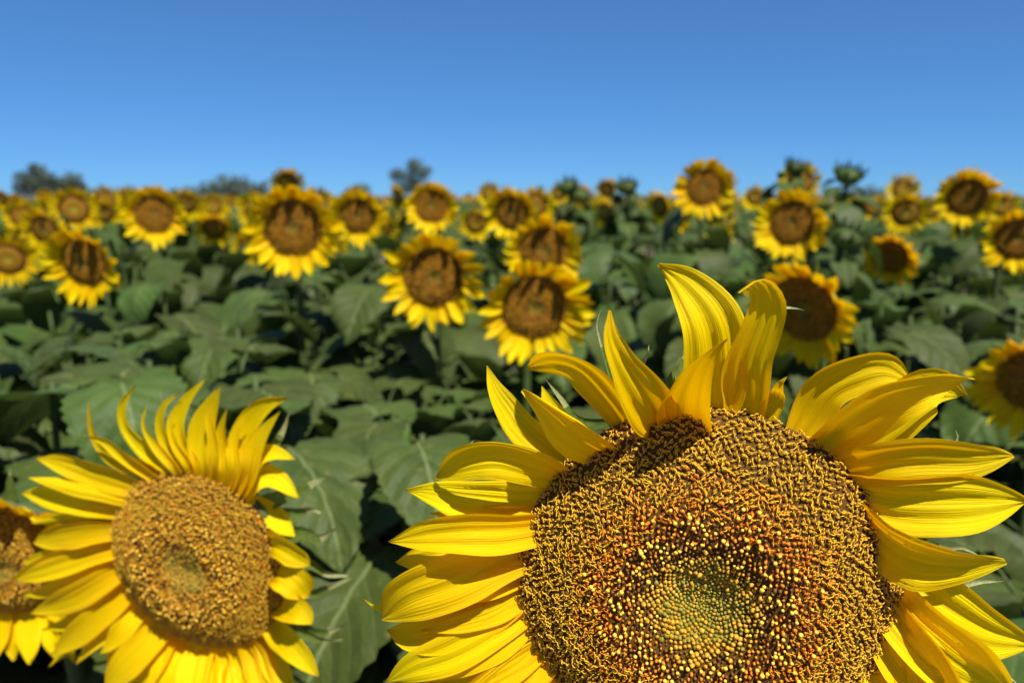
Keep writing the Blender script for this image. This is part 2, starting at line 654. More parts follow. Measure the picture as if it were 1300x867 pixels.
# ------------------------------------------------------------------ receptacle, bracts, petals (unit head: disc radius 1)
def receptacle_mesh():
    prof = [(0.95, -0.06), (1.0, -0.12), (0.97, -0.22), (0.80, -0.34), (0.5, -0.42), (0.22, -0.50), (0.13, -0.62)]
    ns = 28
    V, F = [], []
    for r, z in prof:
        for j in range(ns):
            q = 2 * PI * j / ns
            k = 1 + 0.025 * math.sin(q * 9)
            V.append((r * k * math.cos(q), r * k * math.sin(q), z))
    for i in range(len(prof) - 1):
        for j in range(ns):
            a, b = i * ns + j, i * ns + (j + 1) % ns
            F.append((a, b, b + ns, a + ns))
    F.append(tuple((len(prof) - 1) * ns + j for j in range(ns))[::-1])
    return make_mesh('flower_head', V, F, [M['stem']])


RECEPT = receptacle_mesh()


def polar(r, z, q=0.0):
    return Vector((r * math.cos(q), r * math.sin(q), z))


def std_petal(seed, L=0.85, wd=0.30, lean=0.25, curl=0.0, side=0.0, mname='petal_far', nl=10, nw=6, r0=0.93):
    rg = random.Random(seed)
    P = []
    for s in (0, 0.25, 0.5, 0.75, 1.0):
        r = r0 + L * s * math.cos(lean * 0.8)
        z = -0.03 + L * (math.sin(lean) * s + curl * s * s)
        P.append(Vector((r - 0.3 * abs(curl) * L * s * s, side * L * s * s, z)))
    V, F, uv = petal_geo(P, wd, cup=rg.uniform(0.05, 0.35), ridges=0.05, nl=nl, nw=nw, seed=seed, pw=rg.uniform(0.4, 0.52), sharp=rg.uniform(1.6, 2.3), roll=(0, rg.uniform(-30, 30)), wave=0.07)
    return make_mesh('petal', V, F, [M[mname]], uvs=uv)


PET = []
for k in range(14):
    rg = random.Random(100 + k)
    PET.append(std_petal(100 + k, L=rg.uniform(0.70, 0.98), wd=rg.uniform(0.30, 0.40), lean=rg.uniform(0.18, 0.62), curl=rg.uniform(-0.25, 0.15), side=rg.uniform(-0.16, 0.16)))
# upper petals of a nodding head hang forward over its disc
PETF = []
for k in range(8):
    rg = random.Random(300 + k)
    PETF.append(std_petal(300 + k, L=rg.uniform(0.65, 0.92), wd=rg.uniform(0.28, 0.36), lean=rg.uniform(0.5, 0.85), curl=rg.uniform(0.0, 0.3), side=rg.uniform(-0.2, 0.2)))


def bract_mesh(seed, L=0.62, wd=0.2, lean=-0.15, curl=0.2):
    rg = random.Random(seed)
    P = [Vector((0.96 + L * s, rg.uniform(-.05, .05) * s, -0.14 + L * (math.sin(lean) * s + curl * s * s))) for s in (0, .35, .7, 1.0)]
    V, F, uv = petal_geo(P, wd, cup=0.3, ridges=0.02, nl=10, nw=4, seed=seed, pw=0.18, base=0.75, sharp=0.9)
    fm = [1 if i // 4 >= 8 else 0 for i in range(len(F))]
    return make_mesh('bract', V, F, [M['bract'], M['bract_pale']], fm, uvs=uv)


BRA = [bract_mesh(400 + k, L=0.5 + 0.05 * (k % 4), lean=-0.3 + 0.12 * (k % 5), curl=0.1 * (k % 4)) for k in range(6)]


def ring_mesh(seed, n=24):
    """whole whorl of ray petals for heads too far off to show them singly"""
    V, F, uv = [], [], []
    rg = random.Random(seed)
    for i in range(n):
        q = 2 * PI * i / n + rg.uniform(-.08, .08)
        topness = math.sin(q)
        lean = rg.uniform(0.15, 0.4) + (0.45 * topness if topness > 0 else 0)
        L = rg.uniform(0.65, 0.95)
        cu = rg.uniform(-.25, .15)
        P = [polar(0.93 + L * s * math.cos(lean * .8), -0.03 + L * (math.sin(lean) * s + cu * s * s), q) for s in (0, .5, 1)]
        v, f, u = petal_geo(P, 0.34, cup=0.2, ridges=0.03, nl=5, nw=2, seed=seed * 50 + i)
        o = len(V)
        V += v
        F += [tuple(a + o for a in x) for x in f]
        uv += u
    return make_mesh('petal_ring', V, F, [M['petal_far']], uvs=uv)


RING = [ring_mesh(k) for k in range(5)]


# ------------------------------------------------------------------ leaves and stems
def leaf_geo(L, Wd, droop, fold, seed, nu=24, nv=8, petiole=0.1, rise=0.6):
    """petiole from the origin outward along +Y, then a heart-shaped toothed blade that droops"""
    rg = random.Random(seed)
    ph = [rg.uniform(0, 6.28) for _ in range(5)]
    V, F, uv, fm = [], [], [], []
    p0 = Vector((0, 0, 0))
    P = [p0, Vector((0, petiole * 0.5, petiole * 0.5 * rise)), Vector((0, petiole, petiole * rise * 0.75))]
    C = catmull(P, 4)
    tv, tf = tube(C, [0.0055, 0.0048, 0.0042, 0.0038, 0.003], 5)
    V += tv
    F += tf
    uv += [(0.5, 0.0)] * len(tv)
    fm += [1] * len(tf)
    o = len(V)
    ang = rise * 0.3 - 0.1
    y, z = petiole, petiole * rise * 0.75
    mid = [(y, z, ang)]
    for i in range(nu):
        ang -= droop / nu * (1.4 - 0.8 * i / nu)
        y += L / nu * math.cos(ang)
        z += L / nu * math.sin(ang)
        mid.append((y, z, ang))
    for i in range(nu + 1):
        u = i / nu
        hw = 0.5 * Wd * (max(0.0, u) + 0.04) ** 0.42 * max(0.0, 1 - u) ** 0.80 * 1.72
        my, mz, a = mid[i]
        for j in range(nv + 1):
            v = -1 + 2 * j / nv
            tooth = 1 + 0.07 * (((i * 1.0) % 2) - 0.5) * (abs(v) > 0.9)
            x = hw * v * tooth
            back = -L * 0.22 * v * v * (1 - u) ** 3
            lift = fold * abs(x) - fold * 1.1 * x * x / max(Wd, 1e-3) * 2 + 0.035 * Wd * math.sin(7 * u + ph[0] + (1.7 if v > 0 else 0)) * v * v + 0.02 * Wd * math.sin(4.5 * v + 5 * u + ph[1])
            lift += (0.012 if nu > 20 else 0) * Wd * math.cos(2 * PI * (u * 6 - abs(v) * 2.2)) * (1 - abs(v) * .5)
            V.append((x, my + back * math.cos(a) - lift * math.sin(a), mz + back * math.sin(a) + lift * math.cos(a)))
            uv.append((u, v))
    k = nv + 1
    for i in range(nu):
        for j in range(nv):
            q = o + i * k + j
            F.append((q, q + 1, q + k + 1, q + k))
            fm.append(0)
    return V, F, uv, fm


LEAF = []
for k in range(12):
    rg = random.Random(900 + k)
    V, F, uv, fm = leaf_geo(rg.uniform(0.28, 0.35), rg.uniform(0.27, 0.34), rg.uniform(0.7, 1.9), rg.uniform(-0.1, 0.35), 900 + k, petiole=rg.uniform(0.08, 0.13), rise=rg.uniform(0.4, 0.9))
    LEAF.append(make_mesh('leaf', V, F, [M['leaf'], M['stem']], fm, uvs=uv))


def foliage_mesh(seed, top, n, z0=0.35, near=False):
    """all leaves of one plant as one part, for plants too far off to show them singly"""
    rg = random.Random(seed)
    V, F, uv, fm = [], [], [], []
    for i in range(n):
        f = i / (n - 1)
        z = z0 + (top - z0) * f
        q = i * GA + rg.uniform(-.3, .3)
        sc = (1.0 - 0.35 * f) * rg.uniform(0.85, 1.15)
        v, fa, u, m = leaf_geo(0.31 * sc, 0.29 * sc, rg.uniform(0.7, 1.8), rg.uniform(-.1, .3), seed * 40 + i, nu=6, nv=4, petiole=0.1 * sc, rise=rg.uniform(.4, .9))
        o = len(V)
        c, s = math.cos(q), math.sin(q)
        V += [(x * c - y * s, x * s + y * c, zz + z) for x, y, zz in v]
        F += [tuple(a + o for a in x) for x in fa]
        uv += u
        fm += m
    return make_mesh('foliage', V, F, [M['leaf_far'], M['stem']], fm, uvs=uv)


FOL = [foliage_mesh(k, 1.0, 11) for k in range(6)]
STEM_CACHE = {}


def stem_mesh(P, r0, r1, ns=8):
    C = catmull(P, 12)
    V, F = tube(C, [r0 + (r1 - r0) * i / 12 for i in range(13)], ns)
    return make_mesh('stem', V, F, [M['stem']])


def head_matrix(n, roll=0.0):
    n = n.normalized()
    up = Vector((0, 0, 1))
    y = (up - n * up.dot(n)).normalized()
    x = y.cross(n)
    m = Matrix((x, y, n)).transposed()
    return m @ Matrix.Rotation(roll, 3, 'Z')


def facing(yaw, pitch):
    a, b = rad(yaw), rad(pitch)
    return Vector((math.sin(a) * math.cos(b), -math.cos(a) * math.cos(b), math.sin(b)))


def add_leaves(root, top_z, n, low, seed, axis_y=0.0, smin=0.6, smax=1.15, avoid=None):
    rg = random.Random(seed)
    q0 = rg.uniform(0, 6.28)
    for i in range(n):
        f = i / max(1, n - 1)
        z = low + (top_z - low) * f
        q = q0 + i * GA + rg.uniform(-.25, .25)
        if avoid is not None and abs((q - avoid + PI) % (2 * PI) - PI) < 1.0 and f > 0.55:
            q += PI * 0.8
        o = obj('leaf', rg.choice(LEAF), root, (0, axis_y * f, z))
        o.rotation_euler = (rg.uniform(-.18, .18), rg.uniform(-.15, .15), q)
        s = (smax + (smin - smax) * f ** 2) * rg.uniform(0.85, 1.12)
        o.scale = (s, s, s)


def plant_with_head(name, c, n, R, label, seed, group=None, stem_back=0.10, leaves=10, leaf_low=0.35, leaf_top=None, detail='mid'):
    """root on the ground behind the head; returns root and head object"""
    hor = Vector((n.x, n.y, 0))
    hor = hor.normalized() if hor.length > 0.05 else Vector((0, -1, 0))
    neck = c - n * (0.60 * R)
    base = Vector((neck.x, neck.y, 0)) - hor * stem_back
    root = thing(name, base, label, 'sunflower', group)
    rel = lambda p: Vector(p) - base
    arch = neck - n * (0.35 * stem_back + 0.02) + Vector((0, 0, 0.35 * stem_back))
    P = [Vector((0, 0, 0)), Vector((0.015 * math.sin(seed), 0.01, c.z * 0.5)), rel(Vector((base.x, base.y, arch.z - 0.14))) + hor * 0.01, rel(arch), rel(neck)]
    obj('stem', stem_mesh(P, 0.017, max(0.010, 0.12 * R)), root)
    hd = obj('flower_head', RECEPT, root, rel(c))
    rg = random.Random(seed)
    hd.rotation_euler = head_matrix(n).to_euler()
    hd.scale = (R, R, R)
    top = leaf_top if leaf_top is not None else c.z - 0.16
    if detail in ('hero', 'mid'):
        add_leaves(root, top, leaves, leaf_low, seed, avoid=math.atan2(-hor.x, hor.y))
    return root, hd


def dress_mid(hd, seed, individual=True, bracts=10, fl=None):
    rg = random.Random(seed)
    if individual:
        d = obj('disc', MID_D, hd)
        f = obj('florets', fl or MID_F[seed % 2], hd)
        f['kind'] = 'stuff'
        f.rotation_euler.z = rg.uniform(0, 6)
        n = rg.randint(33, 42)
        grow = rg.uniform(0.82, 1.12)
        for i in range(n):
            q = 2 * PI * i / n + rg.uniform(-.09, .09)
            top = math.sin(q)
            me = rg.choice(PETF) if (top > 0.15 and rg.random() < 0.55 + 0.5 * top) else rg.choice(PET)
            p = obj('petal', me, hd, (0, 0, -0.05 if i % 2 else 0.0))
            p.rotation_euler = (rg.uniform(-.1, .1), 0, q)
            s = rg.uniform(0.85, 1.12)
            p.scale = (1 - 0.4 * (1 - grow * rg.uniform(.92, 1.05)), s, s)
        for i in range(bracts):
            b = obj('bract', rg.choice(BRA), hd)
            b.rotation_euler.z = 2 * PI * i / bracts + rg.uniform(-.15, .15)
    else:
        d = obj('disc', FAR_D, hd)
        d.rotation_euler.z = rg.uniform(0, 6)
        p = obj('petal_ring', rg.choice(RING), hd)
        p.rotation_euler.z = rg.uniform(-.35, .35)
# ------------------------------------------------------------------ the two heads in front, petal by petal


class Face:
    def __init__(self, px, py, depth, n, R):
        self.c, self.n, self.R, self.depth = pt(px, py, depth), n.normalized(), R, depth
        self.m = head_matrix(n)

    def at(self, px, py, h):
        """point h radii above the plane of the face, where the flower's outline shows it"""
        d = ray(px, py)
        o = self.c + self.n * (h * self.R)
        k = (o - CAM).dot(self.n) / d.dot(self.n)
        return (self.m.transposed() @ (CAM + d * k - self.c)) / self.R

    def wd(self, px):
        return px * self.depth / FPX / self.R


def spec_petals(face, hd, specs, name='petal', mats=('petal',), nl=26, nw=14, seed=0, lift=0.0):
    for i, sp in enumerate(specs):
        pts, wpx = sp[0], sp[1]
        kw = dict(sp[2]) if len(sp) > 2 else {}
        if name == 'petal':
            a0 = face.at(*pts[0])
            qq = math.atan2(a0.y, a0.x)
            cupped = lift * max(0.0, -math.sin(qq))     # lower rays reach forward and face the sun
            if lift > 0.2 and math.sin(qq) > 0.35:      # upper rays of this head curl back, not forward
                pts = [(x_, y_, -0.6 * h_) for x_, y_, h_ in pts]
            pts = [(x_, y_, h_ + cupped * k_ / (len(pts) - 1)) for k_, (x_, y_, h_) in enumerate(pts)]
            if 'roll' not in kw:
                kw['roll'] = (-14 * math.cos(qq), -22 * math.cos(qq))
        P = [face.at(*p) for p in pts]
        if name == 'petal':                       # every ray is rooted under the edge of the disc
            r0 = math.hypot(P[0].x, P[0].y)
            P.insert(0, Vector((P[0].x * 0.86 / r0, P[0].y * 0.86 / r0, min(-0.03, P[0].z))))
        V, F, uv = petal_geo(P, face.wd(wpx), nl=nl, nw=nw, seed=seed + i, **kw)
        fm = None
        if len(mats) > 1:
            fm = [1 if (j // nw) > nl * 0.62 else 0 for j in range(len(F))]
        obj(name, make_mesh(name, V, F, [M[m] for m in mats], fm, uvs=uv), hd)


def generic_petals(hd, a0, a1, n, seed, L=(0.75, 0.95), lean=(0.05, 0.3), wd=(0.28, 0.36), z=0.0):
    rg = random.Random(seed)
    for i in range(n):
        q = rad(a0 + (a1 - a0) * (i + 0.5 + rg.uniform(-.25, .25)) / n)
        me = std_petal(seed * 30 + i, L=rg.uniform(*L), wd=rg.uniform(*wd), lean=rg.uniform(*lean), curl=rg.uniform(-.35, .1), side=rg.uniform(-.15, .15), mname='petal', nl=22, nw=12)
        p = obj('petal', me, hd, (0, 0, z))
        p.rotation_euler.z = q


# --- large flower, front right
HF = Face(890, 748, 0.462, facing(-12, 5), 0.1155)
hero, hh = plant_with_head('sunflower', HF.c, HF.n, HF.R, 'largest sunflower, close in front, its curly seed disc cut by the bottom edge', 1, stem_back=0.12, leaves=9, leaf_low=0.45, leaf_top=1.02, detail='hero')
obj('disc', HERO_D, hh)
fl = obj('florets', HERO_F, hh)
fl['kind'] = 'stuff'
spec_petals(HF, hh, [
    # top
    ([(905, 512, -.02), (912, 455, .08), (902, 405, .12), (872, 364, .06), (834, 334, -.04)], 78, dict(sharp=1.9, pw=.45, notch=.10, cup=.15)),
    ([(872, 520, .06), (880, 486, .34), (898, 456, .5), (923, 430, .56)], 66, dict(base=.85, pw=.25, sharp=1.2, roll=(-10, -25), cup=.35)),
    ([(946, 508, .0), (949, 460, .14), (966, 415, .22), (973, 384, .26), (960, 361, .32), (937, 372, .38)], 56, dict(pw=.42, sharp=2.2, cup=.15, roll=(0, 15), base=.7)),
    ([(985, 505, -.02), (988, 492, .06), (992, 484, .1), (999, 478, .1)], 24, dict(base=.8)),
    # upper left
    ([(832, 532, .04), (812, 500, .26), (790, 462, .42), (776, 428, .46), (774, 394, .44)], 62, dict(pw=.36, sharp=1.4, roll=(18, 40), cup=.35)),
    ([(800, 546, -.04), (776, 508, .06), (742, 470, .14), (705, 458, .10), (668, 468, -.04)], 56, dict(pw=.5, sharp=2.6, roll=(-25, -40), cup=.2, wave=.08)),
    ([(722, 592, -.08), (672, 552, -.06), (645, 518, -.06), (628, 492, -.06), (618, 464, -.08)], 44, dict(pw=.45, sharp=1.8, roll=(10, 10))),
    ([(770, 572, .02), (738, 552, .18), (708, 530, .26), (684, 513, .26), (662, 496, .22)], 58, dict(pw=.45, sharp=2.0, roll=(-8, -20), cup=.3)),
    ([(742, 580, -.10), (715, 548, -.10), (700, 520, -.12), (688, 490, -.14)], 38, {}),
    # left
    ([(712, 606, .0), (672, 592, .16), (628, 580, .24), (590, 586, .22), (555, 605, .12)], 54, dict(pw=.5, sharp=2.6, roll=(-15, 10), cup=.25)),
    ([(706, 636, -.03), (652, 640, .0), (590, 634, .10), (550, 626, .12), (515, 622, .08)], 60, dict(pw=.42, sharp=1.7, roll=(15, 5))),
    ([(694, 668, -.02), (640, 674, .12), (590, 676, .20), (540, 680, .2), (493, 688, .14)], 54, dict(pw=.45, sharp=1.7, cup=.3)),
    ([(688, 690, -.04), (620, 700, .02), (560, 706, .06), (504, 714, .04)], 50, dict(sharp=2.8)),
    ([(676, 700, -.02), (625, 716, .08), (570, 738, .14), (518, 756, .14), (486, 784, .06)], 72, dict(pw=.55, sharp=2.8, roll=(25, 10), cup=.2)),
    ([(540, 756, -.14), (505, 768, -.16), (480, 772, -.17), (460, 759, -.18)], 26, dict(base=.8)),
    ([(672, 742, -.04), (620, 775, .0), (565, 795, .02), (520, 806, .02), (492, 800, .0)], 66, dict(pw=.55, sharp=2.6, roll=(10, 30))),
    ([(676, 768, -.02), (628, 800, .06), (575, 828, .09), (525, 846, .06), (490, 866, .0)], 52, dict(pw=.5, sharp=2.2, cup=.15)),
    ([(690, 800, -.04), (640, 838, .03), (588, 866, .05), (540, 890, .03), (496, 905, -.02)], 58, dict(pw=.5, sharp=2.2)),
    ([(700, 826, -.01), (662, 858, .05), (620, 890, .07), (570, 930, .03)], 66, dict(pw=.48)),
    ([(712, 846, -.03), (690, 880, .04), (655, 915, .05), (610, 960, .03)], 64, {}),
    ([(676, 724, -.10), (620, 750, -.10), (570, 775, -.10), (530, 792, -.12)], 50, {}),
    ([(698, 650, -.05), (650, 656, .02), (602, 656, .06), (546, 651, .04)], 30, {}),
    ([(670, 730, -.05), (622, 744, .06), (574, 752, .10), (524, 742, .08)], 32, {}),
    ([(674, 752, -.04), (630, 778, .05), (585, 792, .08), (534, 800, .06)], 30, {}),
    ([(680, 785, -.04), (642, 818, .05), (600, 842, .08), (545, 866, .06)], 32, {}),
    ([(694, 815, -.04), (656, 848, .05), (612, 872, .08), (560, 900, .04)], 34, {}),
    # upper right
    ([(1022, 530, -.03), (1048, 494, .02), (1088, 474, .05), (1125, 468, .04), (1158, 486, .0)], 54, dict(pw=.5, sharp=2.6, roll=(20, -10), base=.5)),
    ([(1052, 560, -.02), (1085, 530, .08), (1125, 504, .16), (1170, 490, .18), (1208, 481, .10), (1232, 478, .06)], 70, dict(pw=.45, sharp=1.5, roll=(15, 25), base=.6, cup=.3)),
    ([(1080, 575, -.10), (1130, 530, -.04), (1180, 492, .0), (1228, 502, -.04)], 60, dict(pw=.6, sharp=2.4, roll=(0, 10))),
    # right
    ([(1066, 600, -.04), (1120, 588, .10), (1180, 582, .14), (1235, 582, .10), (1284, 577, .02)], 58, dict(pw=.5, sharp=2.4, roll=(-10, 0))),
    ([(1074, 622, -.02), (1130, 636, .07), (1190, 638, .10), (1250, 636, .06), (1304, 634, .0)], 74, dict(pw=.5, sharp=2.0)),
    ([(1090, 652, -.03), (1128, 690, .10), (1170, 714, .20), (1225, 720, .16), (1276, 712, .08)], 72, dict(pw=.5, sharp=1.6, roll=(-12, -5))),
    ([(1104, 690, -.08), (1150, 738, -.02), (1200, 774, .03), (1255, 805, .0), (1322, 822, -.06)], 76, dict(pw=.5, sharp=1.9)),
    ([(1118, 742, -.04), (1160, 790, .06), (1205, 830, .10), (1250, 862, .05), (1290, 892, -.02)], 74, dict(pw=.5, sharp=1.8, roll=(-20, -15))),
    ([(1120, 775, -.02), (1150, 820, .08), (1185, 868, .10), (1215, 920, .04)], 76, dict(pw=.46, roll=(-15, -10))),
    ([(1112, 815, -.03), (1130, 860, .06), (1155, 905, .09), (1175, 955, .03)], 74, dict(pw=.46)),
    ([(1098, 845, -.02), (1108, 890, .06), (1120, 930, .07), (1130, 980, .03)], 70, {}),
], seed=20, lift=0.15)
generic_petals(hh, -128, -58, 11, 61)
generic_petals(hh, -135, -50, 7, 62, z=-0.08, lean=(-.05, .1))
spec_petals(HF, hh, [
    ([(880, 500, -.16), (868, 470, -.2), (875, 440, -.22), (882, 415, -.24)], 26, dict(base=.8, pw=.2, sharp=1.0)),
    ([(845, 505, -.16), (858, 478, -.18), (872, 452, -.2), (880, 430, -.22)], 22, dict(base=.8, pw=.2, sharp=1.0)),
    ([(960, 480, -.16), (985, 400, -.2), (1002, 391, -.22), (1021, 394, -.22)], 7, dict(base=1, pw=.2, sharp=2.5)),
    ([(1080, 580, -.16), (1180, 582, -.2), (1208, 568, -.22), (1216, 555, -.22), (1213, 545, -.2)], 13, dict(base=1, pw=.2, sharp=1.8)),
    ([(705, 620, -.16), (618, 580, -.2), (596, 566, -.2), (600, 559, -.2), (612, 560, -.2)], 7, dict(base=1, pw=.2, sharp=2.5)),
    ([(1100, 660, -.16), (1195, 694, -.2), (1220, 695, -.2), (1243, 705, -.2)], 10, dict(base=1, pw=.2, sharp=2.0)),
    ([(1110, 690, -.18), (1200, 742, -.2), (1240, 738, -.2), (1288, 736, -.2)], 14, dict(base=1, pw=.2, sharp=1.6)),
    ([(1110, 790, -.16), (1225, 836, -.2), (1262, 846, -.2), (1290, 866, -.2)], 16, dict(base=1, pw=.3, sharp=1.6)),
    ([(800, 540, -.16), (738, 535, -.2), (712, 506, -.2), (690, 478, -.2)], 18, dict(base=1, pw=.2, sharp=1.0)),
    ([(830, 510, -.16), (815, 470, -.2), (822, 450, -.2), (824, 438, -.2)], 12, dict(base=1, pw=.2, sharp=1.2)),
    ([(790, 530, -.16), (764, 440, -.2), (758, 410, -.2), (764, 392, -.2)], 5, dict(base=1, pw=.2, sharp=2.0)),
    ([(1010, 520, -.08), (1024, 530, -.1), (1040, 534, -.1), (1060, 526, -.1)], 22, dict(base=1, pw=.2, sharp=1.5)),
], name='bract', mats=('bract', 'bract_pale'), nl=14, nw=4, seed=70)

# --- second flower, front left
SF = Face(249, 713, 0.845, facing(-14, -4), 0.112)
sec, sh = plant_with_head('sunflower', SF.c, SF.n, SF.R, 'sunflower at front left, turned aside, with thin curling upper petals and golden seed disc', 2, stem_back=0.10, leaves=9, leaf_low=0.35, leaf_top=0.92, detail='hero')
obj('disc', SEC_D, sh)
fl = obj('florets', SEC_F, sh)
fl['kind'] = 'stuff'
spec_petals(SF, sh, [
    ([(184, 622, .0), (150, 610, .06), (112, 598, .08), (78, 588, .04), (46, 582, .0)], 36, dict(pw=.5, sharp=2.2)),
    ([(200, 602, .0), (165, 588, .1), (135, 572, .16), (118, 545, .18), (112, 512, .16)], 26, dict(pw=.4, sharp=1.3)),
    ([(212, 592, .0), (185, 572, .1), (160, 545, .18), (156, 515, .2), (173, 488, .2)], 24, dict(pw=.4, sharp=1.2)),
    ([(232, 590, -.02), (214, 568, .06), (203, 540, .1), (208, 515, .1), (229, 497, .1)], 18, dict(pw=.4, sharp=1.3)),
    ([(248, 590, .0), (232, 565, .1), (228, 535, .18), (238, 508, .2), (262, 480, .18)], 24, dict(pw=.4, sharp=1.3)),
    ([(260, 592, .0), (258, 560, .1), (264, 528, .14), (278, 492, .12)], 36, dict(pw=.5, sharp=2.0)),
    ([(290, 600, .0), (285, 572, .08), (283, 545, .12), (289, 518, .1)], 24, dict(pw=.4, sharp=1.5)),
    ([(306, 600, .0), (306, 568, .12), (318, 538, .2), (340, 514, .22), (367, 504, .2)], 34, dict(pw=.5, sharp=1.7)),
    ([(318, 602, -.04), (326, 570, .04), (340, 545, .1), (356, 522, .1)], 26, dict(pw=.5, sharp=1.8)),
    ([(318, 600, .04), (328, 580, .14), (348, 574, .2), (374, 583, .18)], 26, dict(pw=.45, sharp=2.2)),
    ([(320, 612, .04), (335, 605, .14), (355, 610, .18), (380, 633, .14)], 30, dict(pw=.45, sharp=2.0)),
    ([(314, 644, .04), (328, 648, .16), (348, 660, .2), (374, 681, .14)], 32, dict(pw=.45, sharp=2.4)),
    ([(340, 690, .0), (352, 690, .08), (370, 700, .12), (393, 718, .08)], 34, dict(pw=.5, sharp=3)),
    ([(348, 726, .0), (362, 728, .08), (378, 740, .12), (392, 758, .08)], 42, dict(pw=.5, sharp=3)),
    ([(352, 768, .0), (366, 768, .08), (382, 776, .12), (397, 790, .08)], 36, dict(pw=.5, sharp=3)),
    ([(350, 800, .0), (368, 815, .08), (386, 835, .1), (404, 858, .06)], 36, dict(pw=.5, sharp=2)),
    ([(342, 815, -.06), (352, 845, .0), (365, 875, .02), (375, 905, .0)], 38, {}),
    ([(324, 830, .0), (332, 860, .06), (342, 890, .08), (350, 915, .04)], 40, {}),
    ([(298, 836, .0), (300, 868, .06), (304, 895, .08), (306, 925, .02)], 46, {}),
    ([(276, 830, -.05), (274, 862, .02), (272, 890, .02), (270, 925, .0)], 44, {}),
    ([(256, 822, .0), (250, 850, .06), (246, 880, .08), (240, 915, .02)], 48, {}),
    ([(232, 812, -.04), (220, 842, .03), (206, 872, .04), (196, 912, .0)], 48, {}),
    ([(206, 795, .0), (184, 820, .07), (160, 846, .08), (134, 874, .03)], 46, dict(pw=.5)),
    ([(180, 772, -.03), (160, 795, .04), (142, 815, .05), (126, 830, .03)], 32, {}),
    ([(164, 748, .0), (136, 774, .07), (104, 802, .08), (66, 830, .03)], 38, dict(pw=.5)),
    ([(160, 736, -.06), (125, 766, -.02), (90, 790, -.01), (52, 800, -.05)], 26, {}),
    ([(154, 722, .0), (124, 742, .07), (84, 764, .08), (38, 778, .03)], 38, dict(pw=.45, sharp=1.8)),
    ([(154, 694, .0), (118, 702, .07), (70, 718, .08), (14, 736, .0)], 36, dict(pw=.45, sharp=1.8)),
    ([(154, 672, -.03), (122, 674, .04), (82, 680, .06), (43, 688, .02)], 34, dict(pw=.55, sharp=2.8)),
    ([(166, 648, .0), (130, 640, .07), (82, 632, .08), (28, 626, .02)], 38, dict(pw=.5, sharp=2.6)),
    ([(172, 655, -.05), (122, 652, .0), (75, 660, .02), (40, 664, .0)], 22, {}),
    ([(160, 684, -.05), (110, 690, .0), (64, 704, .02), (26, 716, .0)], 24, {}),
    ([(157, 708, -.05), (112, 726, .0), (64, 748, .02), (26, 757, .0)], 26, {}),
    ([(176, 765, -.05), (145, 795, .0), (118, 818, .02), (98, 842, .0)], 26, {}),
    ([(170, 755, -.08), (130, 790, -.06), (95, 815, -.05), (62, 846, -.05)], 28, {}),
    ([(196, 606, -.06), (162, 582, .0), (134, 560, .04), (108, 552, .02)], 20, {}),
    ([(222, 592, -.06), (196, 562, .0), (182, 538, .04), (186, 514, .04)], 16, dict(sharp=1.3)),
    ([(240, 590, -.06), (222, 562, .0), (216, 535, .03), (222, 515, .03)], 16, dict(sharp=1.3)),
    ([(272, 592, -.06), (272, 560, .0), (266, 530, .03), (270, 508, .03)], 20, dict(sharp=1.4)),
    ([(298, 598, -.06), (298, 566, .0), (304, 540, .03), (316, 522, .03)], 20, dict(sharp=1.4)),
    ([(215, 802, -.02), (200, 835, .04), (184, 866, .05), (168, 900, .0)], 40, {}),
    ([(266, 828, -.02), (262, 862, .04), (258, 890, .05), (254, 925, .0)], 40, {}),
    ([(312, 834, -.02), (318, 866, .04), (324, 892, .05), (332, 920, .0)], 40, {}),
    ([(170, 636, -.08), (130, 625, -.05), (80, 615, -.05), (36, 606, -.08)], 24, {}),
    ([(160, 700, -.10), (125, 730, -.08), (88, 742, -.08), (50, 748, -.1)], 36, {}),
    ([(330, 805, -.1), (335, 850, -.06), (340, 880, -.06), (345, 910, -.1)], 44, {}),
    ([(245, 822, -.1), (232, 860, -.06), (225, 890, -.06), (218, 920, -.1)], 44, {}),
    ([(190, 782, -.1), (165, 820, -.06), (150, 845, -.06), (130, 880, -.1)], 44, {}),
], nl=20, nw=10, seed=140, lift=0.30)
spec_petals(SF, sh, [
    ([(330, 640, -.2), (375, 625, -.25), (400, 612, -.3), (421, 604, -.3)], 22, dict(base=1, pw=.2, sharp=.8)),
    ([(345, 680, -.25), (385, 676, -.3), (405, 684, -.3), (430, 668, -.3)], 28, dict(base=1, pw=.2, sharp=.8)),
    ([(350, 700, -.25), (395, 715, -.3), (415, 728, -.3), (442, 730, -.3)], 28, dict(base=1, pw=.2, sharp=.8)),
    ([(355, 730, -.25), (395, 752, -.3), (415, 745, -.3), (445, 734, -.3)], 24, dict(base=1, pw=.2, sharp=.8)),
    ([(360, 770, -.25), (395, 800, -.3), (420, 800, -.3), (443, 789, -.3)], 26, dict(base=1, pw=.2, sharp=.8)),
    ([(360, 790, -.25), (400, 808, -.3), (420, 812, -.3), (434, 812, -.3)], 22, dict(base=1, pw=.2, sharp=.8)),
    ([(310, 610, -.2), (345, 570, -.25), (360, 545, -.3), (368, 520, -.3)], 22, dict(base=1, pw=.2, sharp=.8)),
    ([(240, 600, -.2), (216, 540, -.25), (206, 515, -.3), (203, 497, -.3)], 14, dict(base=1, pw=.2, sharp=.8)),
    ([(340, 660, -.25), (380, 650, -.3), (395, 645, -.3), (408, 650, -.3)], 30, dict(base=1, pw=.2, sharp=.8)),
], name='bract', mats=('bract', 'bract_pale'), nl=12, nw=4, seed=190)

